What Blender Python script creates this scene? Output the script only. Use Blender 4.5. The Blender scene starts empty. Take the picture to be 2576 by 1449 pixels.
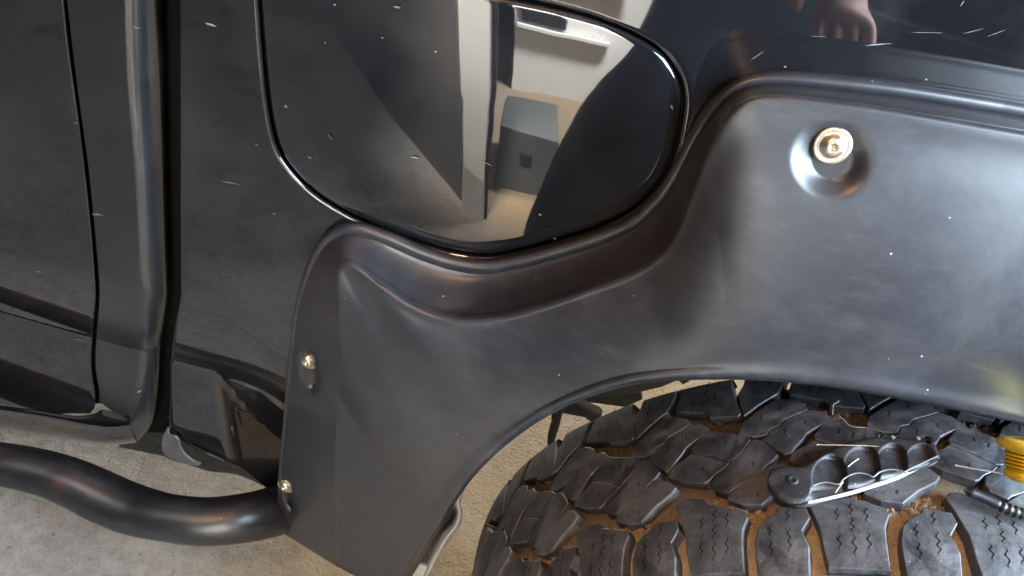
import bpy, bmesh, math, random
import numpy as np
random.seed(7); rng = np.random.default_rng(5)
sc = bpy.context.scene
col = sc.collection
# ------------------------------------------------------------ camera
PITCH, ROLL, YAW = 0.74483, 0.18248, -0.03807
FPX = 1980.0                                   # focal length in units of a 2576 px wide picture
AX, AZ, R = 0.38225, 0.415, 0.385                # wheel axle position and tyre radius (metres)
H = 1.22216                               # camera height
Fv = np.array([math.sin(YAW)*math.cos(PITCH), math.cos(YAW)*math.cos(PITCH), -math.sin(PITCH)])
R0 = np.array([math.cos(YAW), -math.sin(YAW), 0.0]); U0 = np.cross(R0, Fv)
Rv = math.cos(ROLL)*R0 + math.sin(ROLL)*U0; Uv = math.cos(ROLL)*U0 - math.sin(ROLL)*R0
CAM = np.array([0.0, 0.0, H])
cd = bpy.data.cameras.new('camera'); co = bpy.data.objects.new('camera', cd); col.objects.link(co)
from mathutils import Matrix, Vector
co.matrix_world = Matrix([[Rv[0], Uv[0], -Fv[0], 0], [Rv[1], Uv[1], -Fv[1], 0], [Rv[2], Uv[2], -Fv[2], H], [0, 0, 0, 1]])
cd.sensor_width = 36.0; cd.lens = 36.0*FPX/2576.0; cd.clip_start = 0.01; cd.clip_end = 60
sc.camera = co
# ------------------------------------------------------------ world, lamps, exposure
w = bpy.data.worlds.new('World'); sc.world = w; w.use_nodes = True
bg = w.node_tree.nodes['Background']; bg.inputs[0].default_value = (0.62, 0.78, 1.0, 1); bg.inputs[1].default_value = 0.10
sc.view_settings.view_transform = 'Standard'; sc.view_settings.look = 'None'
sc.view_settings.exposure = 0.0; sc.view_settings.gamma = 1.0
def area(name, loc, target, sx, sy, power, color, spread=180):
    l = bpy.data.lights.new(name, 'AREA'); l.shape = 'RECTANGLE'; l.size = sx; l.size_y = sy; l.energy = power; l.color = color; l.spread = math.radians(spread)
    o = bpy.data.objects.new(name, l); col.objects.link(o); o.location = loc
    o.rotation_euler = (Vector(target)-Vector(loc)).to_track_quat('-Z', 'Y').to_euler(); return o
area('garage_opening_daylight', (1.16, 0.02, 1.42), (0.34, 0.38, 0.88), 0.9, 0.8, 132, (0.68, 0.84, 1.0))
area('floor_fill', (-1.3, -0.5, 2.4), (-1.3, -0.9, 0.0), 1.2, 0.8, 15, (0.80, 0.90, 1.0), 100)  # added fill lamp for the floor that the door paint mirrors
area('post_fill', (-0.30, -0.10, 2.3), (-0.19, -0.74, 0.80), 0.2, 0.2, 16, (1.0, 0.98, 0.93), 22)  # added spot, only brightens the mirrored door post
area('wall_fill', (0.5, -1.35, 2.4), (0.15, -2.1, 0.7), 0.6, 0.3, 360, (0.95, 0.98, 1.0), 110)  # added lamp, stands in for sunlight on the mirrored white wall
_l = bpy.data.lights.new('warm_ceiling_bulb', 'POINT'); _l.energy = 46; _l.color = (1.0, 0.56, 0.25); _l.shadow_soft_size = 0.06
_o = bpy.data.objects.new('warm_ceiling_bulb', _l); col.objects.link(_o); _o.location = (-0.35, -0.35, 2.15)
# added area lamp, brightens the slab below the truck from its other side
area('far_side_fill', (0.1, 2.9, 0.45), (-0.1, 0.6, 0.0), 2.2, 0.5, 150, (1.0, 0.94, 0.82))
try:
    sc.cycles.use_denoising = True
except Exception: pass

# ------------------------------------------------------------ pixel <-> world helpers (2576 px wide picture)
def ray(px, py):
    px = np.asarray(px, float); py = np.asarray(py, float)
    return Rv*((px-1288)/FPX)[..., None] - Uv*((py-724.5)/FPX)[..., None] + Fv
def onY(px, py, y):
    d = ray(px, py); t = np.asarray(y)/d[..., 1]; return d*t[..., None]+CAM
def onZ(px, py, z):
    d = ray(px, py); t = (np.asarray(z)-H)/d[..., 2]; return d*t[..., None]+CAM
ZC = 0.655
def Yp(x, z):                                  # the truck's side: slight tumblehome above the crease, tucked under below it
    zc = ZC + 0.0*x
    wd = 0.0035 + np.clip(x+0.33, 0, 1)*0.12
    q = np.clip((zc-z)/wd, -40, 40)
    sp = wd*np.log1p(np.exp(q))
    return 0.5 + (z-0.76)*math.tan(math.radians(4.5)) + 0.03*x*x + 0.16*x*(z-0.80) + 0.15*sp + 0.50*sp*sp
def onP(px, py, off=0.0):                      # on the truck's side, off metres outwards
    d = ray(px, py); lo = np.full(np.shape(px), 0.30); hi = np.full(np.shape(px), 1.1)
    for _ in range(34):
        y = (lo+hi)/2; P = d*(y/d[..., 1])[..., None]+CAM
        far = y > Yp(P[..., 0], P[..., 2])-off
        hi = np.where(far, y, hi); lo = np.where(far, lo, y)
    return d*(y/d[..., 1])[..., None]+CAM
def onT(px, py, r=R):                          # on the tyre: (angle, y)
    d = ray(px, py); ox, oz = CAM[0]-AX, CAM[2]-AZ
    a = d[..., 0]**2+d[..., 2]**2; b = 2*(ox*d[..., 0]+oz*d[..., 2]); c = ox*ox+oz*oz-r*r
    disc = np.maximum(b*b-4*a*c, 0); t = (-b-np.sqrt(disc))/(2*a)
    P = d*t[..., None]+CAM
    return np.stack([np.arctan2(P[..., 0]-AX, P[..., 2]-AZ), P[..., 1]], -1)
ZO = {'ZT': (1107, 930.9, .5703), 'Z2': (1593.3, 922.4, .1956), 'Z3': (2073, 922.4, .1956), 'Z4': (1677.2, 1165.6, .1956), 'Z5': (1224.3, 1165.6, .1956),
      'Z6': (1224.3, 922.4, .1956), 'Z7': (972.8, 1165.6, .1956), 'Z8': (1845, 905.7, .375), 'Z1': (2240.6, 1029.8, .2894), 'P': (0, 0, 1)}
def T(tag, pts):
    ox, oy, s = ZO[tag]; a = np.array(pts, float); return np.stack([ox+s*a[:, 0], oy+s*a[:, 1]], -1)

def catmull(P, n, u=None, closed=False):
    """smooth curve through P (k,d) sampled at n points, even in control-point index"""
    P = np.asarray(P, float); k = len(P)
    if u is None: u = np.linspace(0, k-1, n) if not closed else np.linspace(0, k, n, endpoint=False)
    i = np.floor(u).astype(int)
    if not closed: i = np.clip(i, 0, k-2)
    f = (u-i)[:, None]
    if closed:
        g = lambda j: P[j % k]
        p0, p1, p2, p3 = g(i-1), g(i), g(i+1), g(i+2)
    else:
        Q = np.vstack([2*P[0]-P[1], P, 2*P[-1]-P[-2]])
        p0, p1, p2, p3 = Q[i], Q[i+1], Q[i+2], Q[i+3]
    return 0.5*((2*p1)+(-p0+p2)*f+(2*p0-5*p1+4*p2-p3)*f**2+(-p0+3*p1-3*p2+p3)*f**3)
def resample(P, n, closed=False):
    """smooth curve through P, even in length"""
    D = catmull(P, 40*len(P), closed=closed)
    if closed: D = np.vstack([D, D[:1]])
    s = np.concatenate([[0], np.cumsum(np.linalg.norm(np.diff(D[:, :2], axis=0), axis=1))])
    t = np.linspace(0, s[-1], n, endpoint=not closed)
    return np.stack([np.interp(t, s, D[:, j]) for j in range(D.shape[1])], -1)

# ------------------------------------------------------------ mesh helpers
def link(name, verts, faces, mat, parent=None, smooth=True, label=None, kind=None):
    me = bpy.data.meshes.new(name); me.from_pydata([tuple(v) for v in np.asarray(verts).reshape(-1, 3).tolist()], [], [tuple(f) for f in faces])
    me.update(); o = bpy.data.objects.new(name, me); col.objects.link(o)
    if mat: me.materials.append(mat)
    if smooth: me.polygons.foreach_set('use_smooth', [True]*len(me.polygons))
    if parent: o.parent = parent; o.matrix_parent_inverse = Matrix.Translation(-parent.location)
    if label: o['label'] = label
    if kind: o['kind'] = kind
    return o
def grid_faces(nu, nv, cu=False, cv=False, flip=False, off=0):
    F = []
    for i in range(nu if cu else nu-1):
        for j in range(nv if cv else nv-1):
            a, b, c, d = i*nv+j, ((i+1) % nu)*nv+j, ((i+1) % nu)*nv+(j+1) % nv, i*nv+(j+1) % nv
            F.append(tuple(off+k for k in ((a, d, c, b) if flip else (a, b, c, d))))
    return F
def gridobj(name, V, mat, parent=None, cu=False, cv=False, flip=False, **k):
    nu, nv = V.shape[:2]
    return link(name, V.reshape(-1, 3), grid_faces(nu, nv, cu, cv, flip), mat, parent, **k)
def solid(o, th, off=1):
    m = o.modifiers.new('thickness', 'SOLIDIFY'); m.thickness = th; m.offset = off; return o
def tube(name, pts, rad, mat, parent=None, n=14, cap=True, **k):
    P = np.asarray(pts, float); rad = np.broadcast_to(rad, (len(P),)); V = []
    Tn = np.gradient(P, axis=0); Tn /= np.linalg.norm(Tn, axis=1)[:, None]+1e-12
    up = np.array([0.1, 0.2, 1.0]) if abs(Tn[0][2]) < .9 else np.array([1.0, 0, 0])
    for p, t, r in zip(P, Tn, rad):
        a = np.cross(t, up); a /= np.linalg.norm(a); b = np.cross(a, t); up = b
        th = np.linspace(0, 2*np.pi, n, endpoint=False)
        V.append(p+r*(np.cos(th)[:, None]*a+np.sin(th)[:, None]*b))
    V = np.array(V); F = grid_faces(len(P), n, cv=True)
    if cap: F += [tuple(range(n-1, -1, -1)), tuple((len(P)-1)*n+i for i in range(n))]
    return link(name, V, F, mat, parent, **k)
def lathe(name, prof, P0, axis, mat, parent=None, n=40, **k):
    """prof: list of (distance along axis, radius)"""
    axis = np.asarray(axis, float); axis = axis/np.linalg.norm(axis)
    a = np.cross(axis, [0.13, 0.2, 0.9]); a /= np.linalg.norm(a); b = np.cross(axis, a)
    th = np.linspace(0, 2*np.pi, n, endpoint=False)
    V = np.array([np.asarray(P0)+axis*h+r*(np.cos(th)[:, None]*a+np.sin(th)[:, None]*b) for h, r in prof])
    F = grid_faces(len(prof), n, cv=True)
    F += [tuple(range(n-1, -1, -1)), tuple((len(prof)-1)*n+i for i in range(n))]
    return link(name, V, F, mat, parent, **k)
def empty(name, loc, label=None, cat=None, group=None):
    o = bpy.data.objects.new(name, None); col.objects.link(o); o.location = loc; o.empty_display_size = .05
    if label: tag(o, label, cat, group)
    return o
def tag(o, label, cat, group=None):
    o['label'] = label; o['category'] = cat
    if group: o['group'] = group
    return o
def box(name, lo, hi, mat, parent=None, **k):
    x0, y0, z0 = lo; x1, y1, z1 = hi
    V = [(x0, y0, z0), (x1, y0, z0), (x1, y1, z0), (x0, y1, z0), (x0, y0, z1), (x1, y0, z1), (x1, y1, z1), (x0, y1, z1)]
    F = [(0, 3, 2, 1), (4, 5, 6, 7), (0, 1, 5, 4), (1, 2, 6, 5), (2, 3, 7, 6), (3, 0, 4, 7)]
    o = link(name, V, F, mat, parent, smooth=False, **k)
    m = o.modifiers.new('edge', 'BEVEL'); m.width = .004; m.segments = 2
    return o

# ------------------------------------------------------------ materials
class M:
    def __init__(s, name):
        s.m = bpy.data.materials.new(name); s.m.use_nodes = True; s.t = s.m.node_tree; s.b = s.t.nodes['Principled BSDF']
        s.co = s.t.nodes.new('ShaderNodeTexCoord').outputs['Object']
    def n(s, k, **p):
        x = s.t.nodes.new(k)
        for a, v in p.items(): setattr(x, a, v)
        return x
    def set(s, **p):
        for k, v in p.items(): s.b.inputs[k.replace('_', ' ')].default_value = v
        return s
    def lk(s, a, b): s.t.links.new(a, b)
    def mapped(s, sc=(1, 1, 1), rot=(0, 0, 0)):
        m = s.n('ShaderNodeMapping'); m.inputs['Scale'].default_value = sc; m.inputs['Rotation'].default_value = rot
        s.lk(s.co, m.inputs['Vector']); return m.outputs[0]
    def noise(s, scale, detail=4, rough=.6, vec=None, dist=0):
        x = s.n('ShaderNodeTexNoise'); x.inputs['Scale'].default_value = scale; x.inputs['Detail'].default_value = detail
        x.inputs['Roughness'].default_value = rough; x.inputs['Distortion'].default_value = dist
        s.lk(vec or s.co, x.inputs['Vector']); return x.outputs['Fac']
    def specks(s, scale, size, keep, vec=None):
        """sparse round specks: 1 inside"""
        x = s.n('ShaderNodeTexVoronoi'); x.inputs['Scale'].default_value = scale; s.lk(vec or s.co, x.inputs['Vector'])
        sep = s.n('ShaderNodeSeparateColor'); s.lk(x.outputs['Color'], sep.inputs[0])
        k = s.math('GREATER_THAN', sep.outputs[0], keep)
        r = s.math('MULTIPLY', sep.outputs[1], size)
        return s.math('MULTIPLY', k, s.math('LESS_THAN', x.outputs['Distance'], r))
    def math(s, op, a, b=None, c=None, clamp=False):
        x = s.n('ShaderNodeMath', operation=op, use_clamp=clamp)
        for i, v in enumerate((a, b, c)):
            if v is None: continue
            if isinstance(v, (int, float)): x.inputs[i].default_value = v
            else: s.lk(v, x.inputs[i])
        return x.outputs[0]
    def ramp(s, v, a, b, lo=0., hi=1.):
        x = s.n('ShaderNodeMapRange'); s.lk(v, x.inputs[0])
        for i, q in enumerate((a, b, lo, hi)): x.inputs[i+1].default_value = q
        return x.outputs[0]
    def mix(s, f, a, b):
        x = s.n('ShaderNodeMix', data_type='RGBA')
        if isinstance(f, (int, float)): x.inputs[0].default_value = f
        else: s.lk(f, x.inputs[0])
        for i, v in ((6, a), (7, b)):
            if isinstance(v, tuple): x.inputs[i].default_value = (*v, 1)
            else: s.lk(v, x.inputs[i])
        return x.outputs[2]
    def bump(s, h, strength, dist):
        x = s.n('ShaderNodeBump'); x.inputs['Strength'].default_value = strength; x.inputs['Distance'].default_value = dist
        s.lk(h, x.inputs['Height']); s.lk(x.outputs[0], s.b.inputs['Normal'])
    def base(s, v): s.lk(v, s.b.inputs['Base Color'])
    def rough(s, v): s.lk(v, s.b.inputs['Roughness'])

def mk_paint():
    p = M('black_gloss_paint'); p.set(IOR=1.72)
    dust = p.ramp(p.noise(9, 5, .65), .45, .8)
    fine = p.noise(900, 2, .6)
    film = p.mix(p.math('MULTIPLY', dust, fine), (.006, .0065, .008), (.035, .034, .032))
    sp = p.specks(70, .04, .90)
    st = p.specks(38, .035, .93, p.mapped((1.0, 1, 6.5), (0, math.radians(-14), 0)))
    st2 = p.specks(14, .025, .80, p.mapped((1.0, 1, 14), (0, math.radians(-12), 0)))
    m = p.math('MAXIMUM', p.math('MULTIPLY', sp, .35), p.math('MAXIMUM', p.math('MULTIPLY', st, .12), p.math('MULTIPLY', st2, .06)))
    p.base(p.mix(m, film, (.5, .5, .47)))
    p.rough(p.math('ADD', p.ramp(p.noise(5, 3), .3, .8, .015, .05), p.math('MULTIPLY', m, .5)))
    return p.m
def mk_plastic(name='black_flare_plastic', k=1.0):
    p = M(name)
    big = p.ramp(p.noise(9, 9, .72, dist=.5), .50, .78)
    streak = p.ramp(p.noise(26, 9, .78, p.mapped((1, 1, 3.5), (0, math.radians(-25), 0))), .5, .82)
    grain = p.noise(1500, 3, .7)
    d = p.math('MULTIPLY', p.math('MAXIMUM', big, streak), p.ramp(grain, .3, .7, .35, 1))
    c = p.mix(d, (.016*k, .017*k, .021*k), (.060, .061, .064))
    sp = p.math('MAXIMUM', p.specks(150, .12, .90), p.specks(60, .06, .90))
    p.base(p.mix(p.math('MULTIPLY', sp, .75), c, (.45, .43, .4)))
    p.rough(p.ramp(p.noise(11, 4), .3, .8, .30, .43))
    p.set(IOR=1.55); p.bump(p.math('ADD', grain, p.noise(2800, 2, .5)), .16, .0003)
    return p.m
def mk_rubber():
    p = M('dusty_tread_rubber')
    big = p.ramp(p.noise(22, 8, .75, dist=.5), .42, .68)
    grain = p.noise(1100, 3, .7)
    d = p.math('MULTIPLY', big, p.ramp(grain, .3, .7, .4, 1))
    c = p.mix(d, (.020, .022, .026), (.135, .140, .150))
    sp = p.math('MAXIMUM', p.specks(420, .22, .86), p.specks(160, .12, .88))
    p.base(p.mix(p.math('MULTIPLY', sp, .6), c, (.35, .33, .29)))
    p.rough(p.ramp(big, 0, 1, .34, .58)); p.set(IOR=1.5); p.bump(p.noise(500, 5, .7), .35, .0006)
    return p.m
def mk_dirt():
    p = M('dried_mud_in_grooves')
    a = p.noise(60, 6, .7); g = p.noise(600, 4, .7)
    x = p.n('ShaderNodeTexVoronoi', feature='DISTANCE_TO_EDGE'); x.inputs['Scale'].default_value = 170; p.lk(p.co, x.inputs['Vector'])
    crack = p.ramp(x.outputs['Distance'], 0, .05, .78, 1.0)
    c = p.mix(p.ramp(a, .35, .7), (.13, .098, .065), (.38, .29, .185))
    mx = p.mix(p.ramp(g, .3, .7, 0, .5), c, (.48, .38, .25)); q = p.n('ShaderNodeMix', data_type='RGBA', blend_type='MULTIPLY')
    q.inputs[0].default_value = 1; p.lk(mx, q.inputs[6]); p.lk(crack, q.inputs[7]); sy = p.n('ShaderNodeSeparateXYZ'); p.lk(p.co, sy.inputs[0]); inner_shade = p.ramp(p.math('ADD', sy.outputs[1], p.math('MULTIPLY', a, .03)), .350, .388); p.base(p.mix(inner_shade, q.outputs[2], (.060, .048, .036)))  # mud colour darkened towards the inner tread to paint the shade there
    p.set(Roughness=.9); p.bump(p.math('ADD', g, crack), .6, .002); return p.m
def mk_concrete():
    p = M('rough_concrete')
    big = p.noise(1.6, 5, .6); mid = p.noise(38, 6, .7); g = p.noise(170, 6, .72)
    c = p.mix(p.ramp(big, .3, .7), (.34, .335, .32), (.47, .465, .445))
    c = p.mix(p.ramp(mid, .38, .66, 0, .55), c, (.20, .18, .145))
    c = p.mix(p.ramp(g, .52, .72, 0, .7), c, (.55, .52, .46))
    dk = p.specks(85, .28, .80); c = p.mix(p.math('MULTIPLY', dk, .55), c, (.12, .09, .06))
    st_ = p.ramp(p.noise(5.5, 6, .7, dist=.8), .55, .70, 0, .6); c = p.mix(st_, c, (.13, .115, .09))
    # sandy dirt and warm light towards the wheel, both put into the colour
    sep = p.n('ShaderNodeSeparateXYZ'); p.lk(p.co, sep.inputs[0])
    sx = p.ramp(p.math('ADD', sep.outputs[0], p.math('MULTIPLY', mid, .25)), -.32, .06)
    sand_and_glow = p.math('MULTIPLY', sx, p.ramp(p.noise(4, 4), .3, .6, .35, .85))
    c = p.mix(sand_and_glow, c, (.56, .37, .18))
    p.base(c); p.set(Roughness=.8); p.bump(p.math('ADD', p.math('MULTIPLY', mid, 1.2), g), 1.0, .013); return p.m
def mk_simple(name, c, rough=.5, metal=0., ior=1.5, var=.15, scale=40, bump=0.):
    p = M(name); a = p.noise(scale, 5, .6)
    lo = tuple(x*(1-var) for x in c); hi = tuple(min(1, x*(1+var)) for x in c)
    p.base(p.mix(p.ramp(a, .3, .7), lo, hi)); p.rough(p.ramp(p.noise(scale*2, 4), .3, .7, rough*.8, min(1, rough*1.2)))
    p.set(Metallic=metal, IOR=ior)
    if bump: p.bump(a, bump, .001)
    return p.m
PAINT, PLASTIC, RUBBER, DIRT, CONC = mk_paint(), mk_plastic(), mk_rubber(), mk_dirt(), mk_concrete()
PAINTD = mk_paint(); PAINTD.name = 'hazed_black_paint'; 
DARK = mk_simple('black_underbody', (.012, .011, .011), .6)
SEAL = mk_simple('black_weatherstrip', (.004, .004, .004), .9); SEAL.node_tree.nodes['Principled BSDF'].inputs['Specular IOR Level'].default_value = .1
STEEL = mk_simple('zinc_bolt', (.72, .66, .55), .36, 1.0, var=.1, scale=200)
GREYMET = mk_simple('grey_primed_flange', (.10, .11, .12), .4)
TUBE = mk_plastic('satin_black_step_coating', .55); 
def tune(m, rough_lo, rough_hi, ior=1.5):
    b = m.node_tree.nodes['Principled BSDF']; b.inputs['IOR'].default_value = ior
    mr = b.inputs['Roughness'].links[0].from_node
    mr.inputs[3].default_value = rough_lo; mr.inputs[4].default_value = rough_hi
tune(TUBE, .30, .46, 1.6)
_n = TUBE.node_tree; _bs = _n.nodes['Principled BSDF']; _src = _bs.inputs['Base Color'].links[0].from_socket
_tc = _n.nodes.new('ShaderNodeTexCoord'); _no = _n.nodes.new('ShaderNodeTexNoise'); _no.inputs['Scale'].default_value = 9; _no.inputs['Detail'].default_value = 8; _n.links.new(_tc.outputs['Object'], _no.inputs['Vector'])
_mr = _n.nodes.new('ShaderNodeMapRange'); _n.links.new(_no.outputs['Fac'], _mr.inputs[0]); _mr.inputs[1].default_value = .52; _mr.inputs[2].default_value = .62; _mr.inputs[4].default_value = .6
_mx = _n.nodes.new('ShaderNodeMix'); _mx.data_type = 'RGBA'; _n.links.new(_mr.outputs[0], _mx.inputs[0]); _n.links.new(_src, _mx.inputs[6]); _mx.inputs[7].default_value = (.085, .035, .022, 1); _n.links.new(_mx.outputs[2], _bs.inputs['Base Color'])
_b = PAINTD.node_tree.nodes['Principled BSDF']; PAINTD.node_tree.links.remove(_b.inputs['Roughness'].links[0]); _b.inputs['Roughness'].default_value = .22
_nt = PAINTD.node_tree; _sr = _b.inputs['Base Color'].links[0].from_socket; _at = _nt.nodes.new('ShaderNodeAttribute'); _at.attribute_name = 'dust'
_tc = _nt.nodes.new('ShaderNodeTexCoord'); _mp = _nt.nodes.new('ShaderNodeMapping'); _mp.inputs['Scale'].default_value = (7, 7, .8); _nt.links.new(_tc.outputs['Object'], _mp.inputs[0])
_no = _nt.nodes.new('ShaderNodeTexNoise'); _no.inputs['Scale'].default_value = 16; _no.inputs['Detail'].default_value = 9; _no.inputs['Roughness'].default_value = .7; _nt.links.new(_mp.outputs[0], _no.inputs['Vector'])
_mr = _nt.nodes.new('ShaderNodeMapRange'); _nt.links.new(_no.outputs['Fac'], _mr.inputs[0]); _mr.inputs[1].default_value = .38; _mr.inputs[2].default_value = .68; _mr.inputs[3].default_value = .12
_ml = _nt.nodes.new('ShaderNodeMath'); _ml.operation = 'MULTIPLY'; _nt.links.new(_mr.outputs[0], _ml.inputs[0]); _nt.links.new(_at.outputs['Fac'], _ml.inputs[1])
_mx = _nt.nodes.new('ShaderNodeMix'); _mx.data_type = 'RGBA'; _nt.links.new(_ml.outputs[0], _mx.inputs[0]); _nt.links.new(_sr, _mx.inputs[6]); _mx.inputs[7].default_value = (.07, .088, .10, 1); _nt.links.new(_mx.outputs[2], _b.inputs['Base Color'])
YEL = mk_simple('yellow_anodised_metal', (.80, .60, .04), .25, .3, var=.06)
KBLK = mk_rubber(); KBLK.name = 'dusty_black_coated_steel'; tune(KBLK, .42, .62)
for n_ in KBLK.node_tree.nodes:
    if n_.type == 'MIX' and not n_.inputs[6].is_linked: n_.inputs[6].default_value = (.006, .007, .010, 1); n_.inputs[7].default_value = (.040, .042, .046, 1)
BRIGHT = mk_simple('polished_steel_edge', (.80, .81, .83), .35, .55, var=.05)
STRAW = mk_simple('pale_straw', (.40, .35, .25), .6)
WHITEFIB = mk_simple('white_straw', (.48, .50, .52), .5)

# ------------------------------------------------------------ the setting
fv = 90; xs = np.linspace(-9, 9, 2)
floor = link('floor', [(-12, -12, .03), (12, -12, .03), (12, 12, .03), (-12, 12, .03)], [(0, 1, 2, 3)], CONC, smooth=False); floor['kind'] = 'structure'
WHITE = mk_simple('white_wall_paint', (.82, .80, .74), .6, var=.03, scale=3)
TAUPE = mk_simple('taupe_wall_paint', (.13, .115, .10), .6, var=.06, scale=3)
NAVY = mk_simple('added_board_navy', (.02, .022, .03), .6)
WOOD = mk_simple('brown_ceiling_boards', (.42, .24, .12), .6, var=.25, scale=4)
clg = link('ceiling', [(-4, -5, 2.6), (.95, -5, 2.6), (.95, 5, 2.6), (-4, 5, 2.6), (-4, -5, 2.7), (.95, -5, 2.7), (.95, 5, 2.7), (-4, 5, 2.7)], [(0, 1, 2, 3), (7, 6, 5, 4), (0, 4, 5, 1), (1, 5, 6, 2), (2, 6, 7, 3), (3, 7, 4, 0)], WOOD, smooth=False); clg['kind'] = 'structure'
def wall(name, a, b, h, th, mat):
    a = np.array(a, float); b = np.array(b, float); d = (b-a)/np.linalg.norm(b-a); n = np.array([-d[1], d[0]])*th
    q = [a, b, b+n, a+n]; V = [(p[0], p[1], z) for z in (0.0, h) for p in q]
    F = [(0, 3, 2, 1), (4, 5, 6, 7), (0, 1, 5, 4), (1, 2, 6, 5), (2, 3, 7, 6), (3, 0, 4, 7)]
    o = link(name, V, F, mat, smooth=False); o['kind'] = 'structure'; return o
wall('wall', (-2.8, -4.4), (-.24, -.78), 2.5, -.08, TAUPE)
wall('wall', (-.15, -2.1), (2.6, -2.1), 2.5, -.1, WHITE)
dp = empty('door_post', (-.18, -.74, 0), 'white painted door post on the garage floor behind the photographer', 'door post')
box('jamb', (-.225, -.78, 0), (-.150, -.70, 2.2), WHITE, dp)
box('stop', (-.150, -.77, 0), (-.139, -.72, 2.2), DARK, dp)
cb = empty('cabinet', (-.05, -1.3, 0), 'low grey metal cabinet beside the white door post', 'cabinet')
GREYP = mk_simple('grey_cabinet_paint', (.085, .09, .088), .5)
box('carcass', (-.13, -1.3, 0.02), (.07, -.95, .27), GREYP, cb)
box('handle', (-.06, -.948, .16), (-.02, -.936, .19), DARK, cb)
wn = empty('window', (-.05, -2.05, .8), 'small window in the white wall behind the photographer', 'window')
box('frame', (-.12, -2.09, .55), (.08, -2.06, 1.4), DARK, wn)
box('sill', (-.14, -2.09, .50), (.30, -2.03, .53), WHITE, wn)

# ------------------------------------------------------------ the truck
truck = empty('pickup_truck', (0, .6, 0), 'black pickup truck side with filler flap, plastic wheel flare and lifted off-road tyre', 'pickup truck')
# --- quarter panel: radial sheet round the filler flap
CX, CY = 1200.0, 270.0
flap = resample([(652, -60), (658, 60), (668, 180), (682, 290), (702, 370), (738, 428), (795, 484), (870, 532), (960, 574), (1060, 608), (1140, 630), (1225, 640),
                 (1310, 626), (1400, 602), (1500, 570), (1590, 526), (1655, 462), (1690, 395), (1708, 320), (1716, 250), (1704, 190), (1668, 135),
                 (1600, 90), (1500, 48), (1400, 20), (1300, -2), (1200, -22), (1000, -62), (850, -92), (730, -108), (672, -100)], 900, closed=True)
bound = np.array([(453, -480), (455, 300), (456, 740), (440, 830), (430, 905), (427, 1075), (470, 1120), (540, 1150), (610, 1178), (680, 1235), (760, 1260), (850, 1200), (950, 1100), (1100, 960),
                  (1250, 880), (1450, 800), (1700, 740), (2100, 700), (2700, 760), (4000, 1000), (4000, -480)], float)
def dense(P, closed=True, st=4.0):
    P = np.asarray(P, float); out = []
    Q = np.vstack([P, P[:1]]) if closed else P
    for a, b in zip(Q[:-1], Q[1:]):
        n = max(1, int(np.linalg.norm(b-a)/st)); out.append(a+(b-a)*np.linspace(0, 1, n, endpoint=False)[:, None])
    return np.vstack(out)
def radial(P, ang):
    P = dense(P, st=3.0) if len(P) < 200 else P
    a = np.arctan2(P[:, 1]-CY, P[:, 0]-CX); r = np.hypot(P[:, 0]-CX, P[:, 1]-CY); o = np.argsort(a)
    return np.interp(ang, a[o], r[o], period=2*np.pi)
NA = 1100
fa = np.unwrap(np.arctan2(flap[:, 1]-CY, flap[:, 0]-CX)); tt = np.linspace(0, 1, NA, endpoint=False)
ang = np.interp(tt*len(fa), np.arange(len(fa)+1), np.append(fa, fa[0]+2*np.pi*np.sign(fa[-1]-fa[0])))
# add corner angles of the boundary for clean corners: blend even angles in
rf = radial(flap, ang); rb = radial(bound, ang)
ca, sa = np.cos(ang), np.sin(ang)
def ringP(r, off): return onP(CX+ca*r, CY+sa*r, off)
rings = []
GW = 6.0                                         # gap half-width in px
for dr, off in ((GW-3, -.012), (GW-3, -.006), (GW-2.0, -.0032), (GW+1.0, -.0013), (GW+5.5, -.0003), (GW+11, 0)):
    rings.append(ringP(rf+dr, off))
for k in np.linspace(0, 1, 60)[1:]:
    r = (rf+GW+11) + (rb-rf-GW-11)*k**1.25
    rings.append(ringP(r, 0))
# fold inwards at the outer edge
rings.append(ringP(rb+1, -.004)); rings.append(ringP(rb+1, -.012))
quarter = gridobj('quarter_panel', np.array(rings), PAINT, truck, cv=True)
# --- filler flap
rings = []
for dr, off in ((GW+1, -.012), (GW+1, -.004), (GW+.4, -.0022), (GW-.8+0, -.0006), (-1.0, .0002)): pass
for dr, off in ((-2, -.012), (-2, -.005), (-3, -.0028), (-6, -.0010), (-11, .0002), (-18, .0009)):
    rings.append(ringP(rf+dr, off))
for k in np.linspace(0, 1, 40)[1:-1]:
    rings.append(ringP((rf-18)*(1-k), .0009+.0022*(1-(1-k)**2)))
V = np.array(rings); n0 = V.shape[0]
F = grid_faces(n0, NA, cv=True, flip=True); ctr = onP(np.array(CX), np.array(CY), .0031)
V = np.vstack([V.reshape(-1, 3), ctr[None]]); F += [((n0-1)*NA+i, len(V)-1, (n0-1)*NA+(i+1) % NA)[::-1] for i in range(NA)]
F = [f[::-1] for f in F]
flapo = link('fuel_flap', V, F, PAINT, truck, label='glossy black rounded fuel flap with bright rim')
# dark cup behind the gap
rings = [ringP(rf+12, -.0105), ringP(rf-16, -.0105)]
gridobj('flap_recess', np.array(rings), SEAL, truck, cv=True)

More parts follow.
